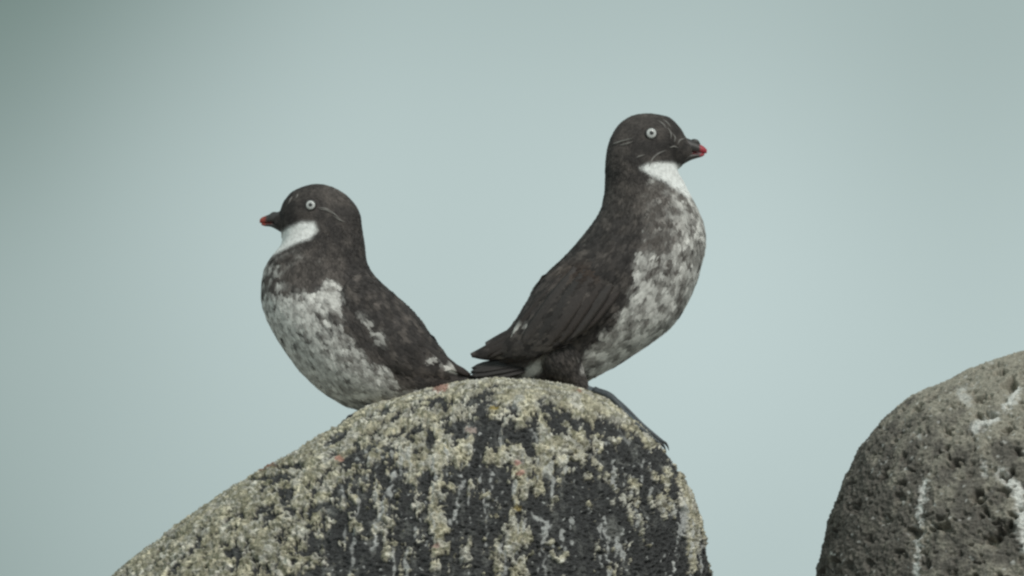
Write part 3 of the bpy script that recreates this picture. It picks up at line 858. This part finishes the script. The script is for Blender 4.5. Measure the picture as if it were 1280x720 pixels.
left = dict(
    depth=DL, facing=-1, base=(520, 512), head=(398, 263), eye=(388.5, 257.5), eye_r=5.7,
    pairs=[((341, 268), (342, 283)), ((349, 264), (350, 287)), ((355, 252), (352, 293)), ((364, 241), (353, 297)), ((378, 233.5), (353, 300)), ((395, 230), (352, 304)),
           ((413, 233), (350, 308)), ((430, 242), (347, 312)), ((442, 254), (343, 317)), ((449, 267), (338, 324)), ((452, 285), (333, 333)),
           ((455, 305), (329.5, 345)), ((458, 327), (328, 361)), ((468, 345), (329, 376)), ((486, 363), (334, 394)), ((505, 381), (344, 415)),
           ((520, 398), (358, 438)), ((531, 415), (377, 463)), ((541, 430), (404, 488)), ((550, 442), (438, 507)), ((559, 452), (478, 512)),
           ((568, 460), (515, 508)), ((576, 466), (548, 496)), ((583, 471), (572, 484))],
    width=WID, colour=colour_l,
    bill_up=([((353, 262), (353, 278)), ((345, 264.5), (345, 278)), ((338, 266.5), (338, 278)), ((332, 268.8), (332, 278)), ((327, 271), (327, 278)), ((324.3, 273.6), (324.3, 278))],
             [9, 7.5, 6, 4.6, 3, 1.2]),
    bill_low=([((353, 277), (353, 291)), ((345, 278), (345, 286)), ((338, 278), (338, 282.8)), ((331, 278), (331, 282)), ((326.5, 278), (326.5, 280.5))], [8.5, 6.6, 5, 3.4, 1.5]),
    bill_red=(-334, -329), gape=278, gape_x=(-345, -336), red=(0.36, 0.07, 0.05), knob=(343, 266),
    plumes=[[(397, 261), (407, 262), (415, 266)], [(399, 263), (408, 264), (416, 269)], [(411, 264), (418, 269), (427, 277)], [(417, 271), (424, 276), (432, 279)], [(361, 256), (364, 250), (366, 246)], [(370, 249), (372, 246), (373, 243)]],
    plume_r=1.0,
    wing=dict(
        shoulder=(432, 365), covert_end=548, colour=wing_colour_l,
        pairs=[((437, 351), (425, 368)), ((450, 344), (425, 392)), ((468, 351), (435, 416)), ((487, 365), (451, 437)), ((506, 382), (469, 453)),
               ((521, 398), (489, 466)), ((534, 416), (510, 474)), ((546, 432), (532, 477)), ((558, 445), (551, 476)), ((570, 455), (566, 473)), ((580, 462), (579, 470)), ((588, 467), (587, 470))],
        ys=[(52, 56), (42, 62), (32, 66), (22, 67), (15, 66), (12, 62), (11, 54), (10, 44), (10, 34), (9, 24), (9, 17), (8, 11)],
        thick=[3, 5, 6, 7, 7, 7, 6, 5.5, 5, 3.5, 2.5, 1], bulge=[2, 5, 9, 12, 14, 14, 12, 9, 7, 4, 2, 0.5],
        secondaries=[(480, 430, 494, 466, 13, .4), (487, 424, 507, 470, 12, .6), (494, 424, 517, 473, 14, .8), (499, 419, 529, 474, 13, 1.1), (505, 420, 538, 473, 13, 1.4), (516, 424, 571, 465, 12, 3.2)],
        primaries=[(525, 448, 580, 473, 10, .5), (526, 444, 584, 471, 10, 1.0), (528, 440, 587, 469, 10, 1.5), (530, 436, 590, 467, 9, 2.0)], tip_y=[16, 14, 12, 10]),
    tail=dict(w=14, feathers=[(545, 468, 6, 592, 471, 8), (545, 472, 14, 590, 475, 15), (543, 476, 20, 588, 479, 21), (545, 468, -6, 592, 470, -8), (545, 472, -14, 589, 474, -15), (543, 476, -20, 586, 478, -21)]),
)
def foot_on_rock(ax, ad, toes):
    up = 3.0
    pt = lambda px, d, lift=up: (px, 360.0 - (rock_z(px, d) + lift), d)
    a = pt(ax, ad, 7)
    return a, [[pt(ax + 2 * (p[0][0] > ax) - 1, ad, 5)] + [pt(px, d) for px, d in p] for p in toes]
left['legs'] = []
for ad, sgn in ((DL - 22, -1), (DL + 24, 1)):
    a, toes = foot_on_rock(486, ad, [[(470, ad - 8), (454, ad - 14), (440, ad - 18)], [(468, ad), (450, ad), (434, ad)], [(472, ad + 8), (456, ad + 15), (443, ad + 20)]])
    left['thighs'] = left.get('thighs', []) + [dict(path=[(510, 468, ad), (506, 482, ad), (500, 494, ad), (494, 501, ad)], r=[20, 20, 14, 7])]
    left['legs'].append(dict(shank=[(498, 486, ad), (496, 495, ad), (492, 501, ad), a], shank_r=[13, 10, 5.5, 4.2], toes=toes))

make_bird("seabird", "taller upright small seabird facing right, red bill tip, spotted belly", right)
make_bird("seabird", "lower small seabird on the left facing left, paler belly, belly hidden behind boulder", left)
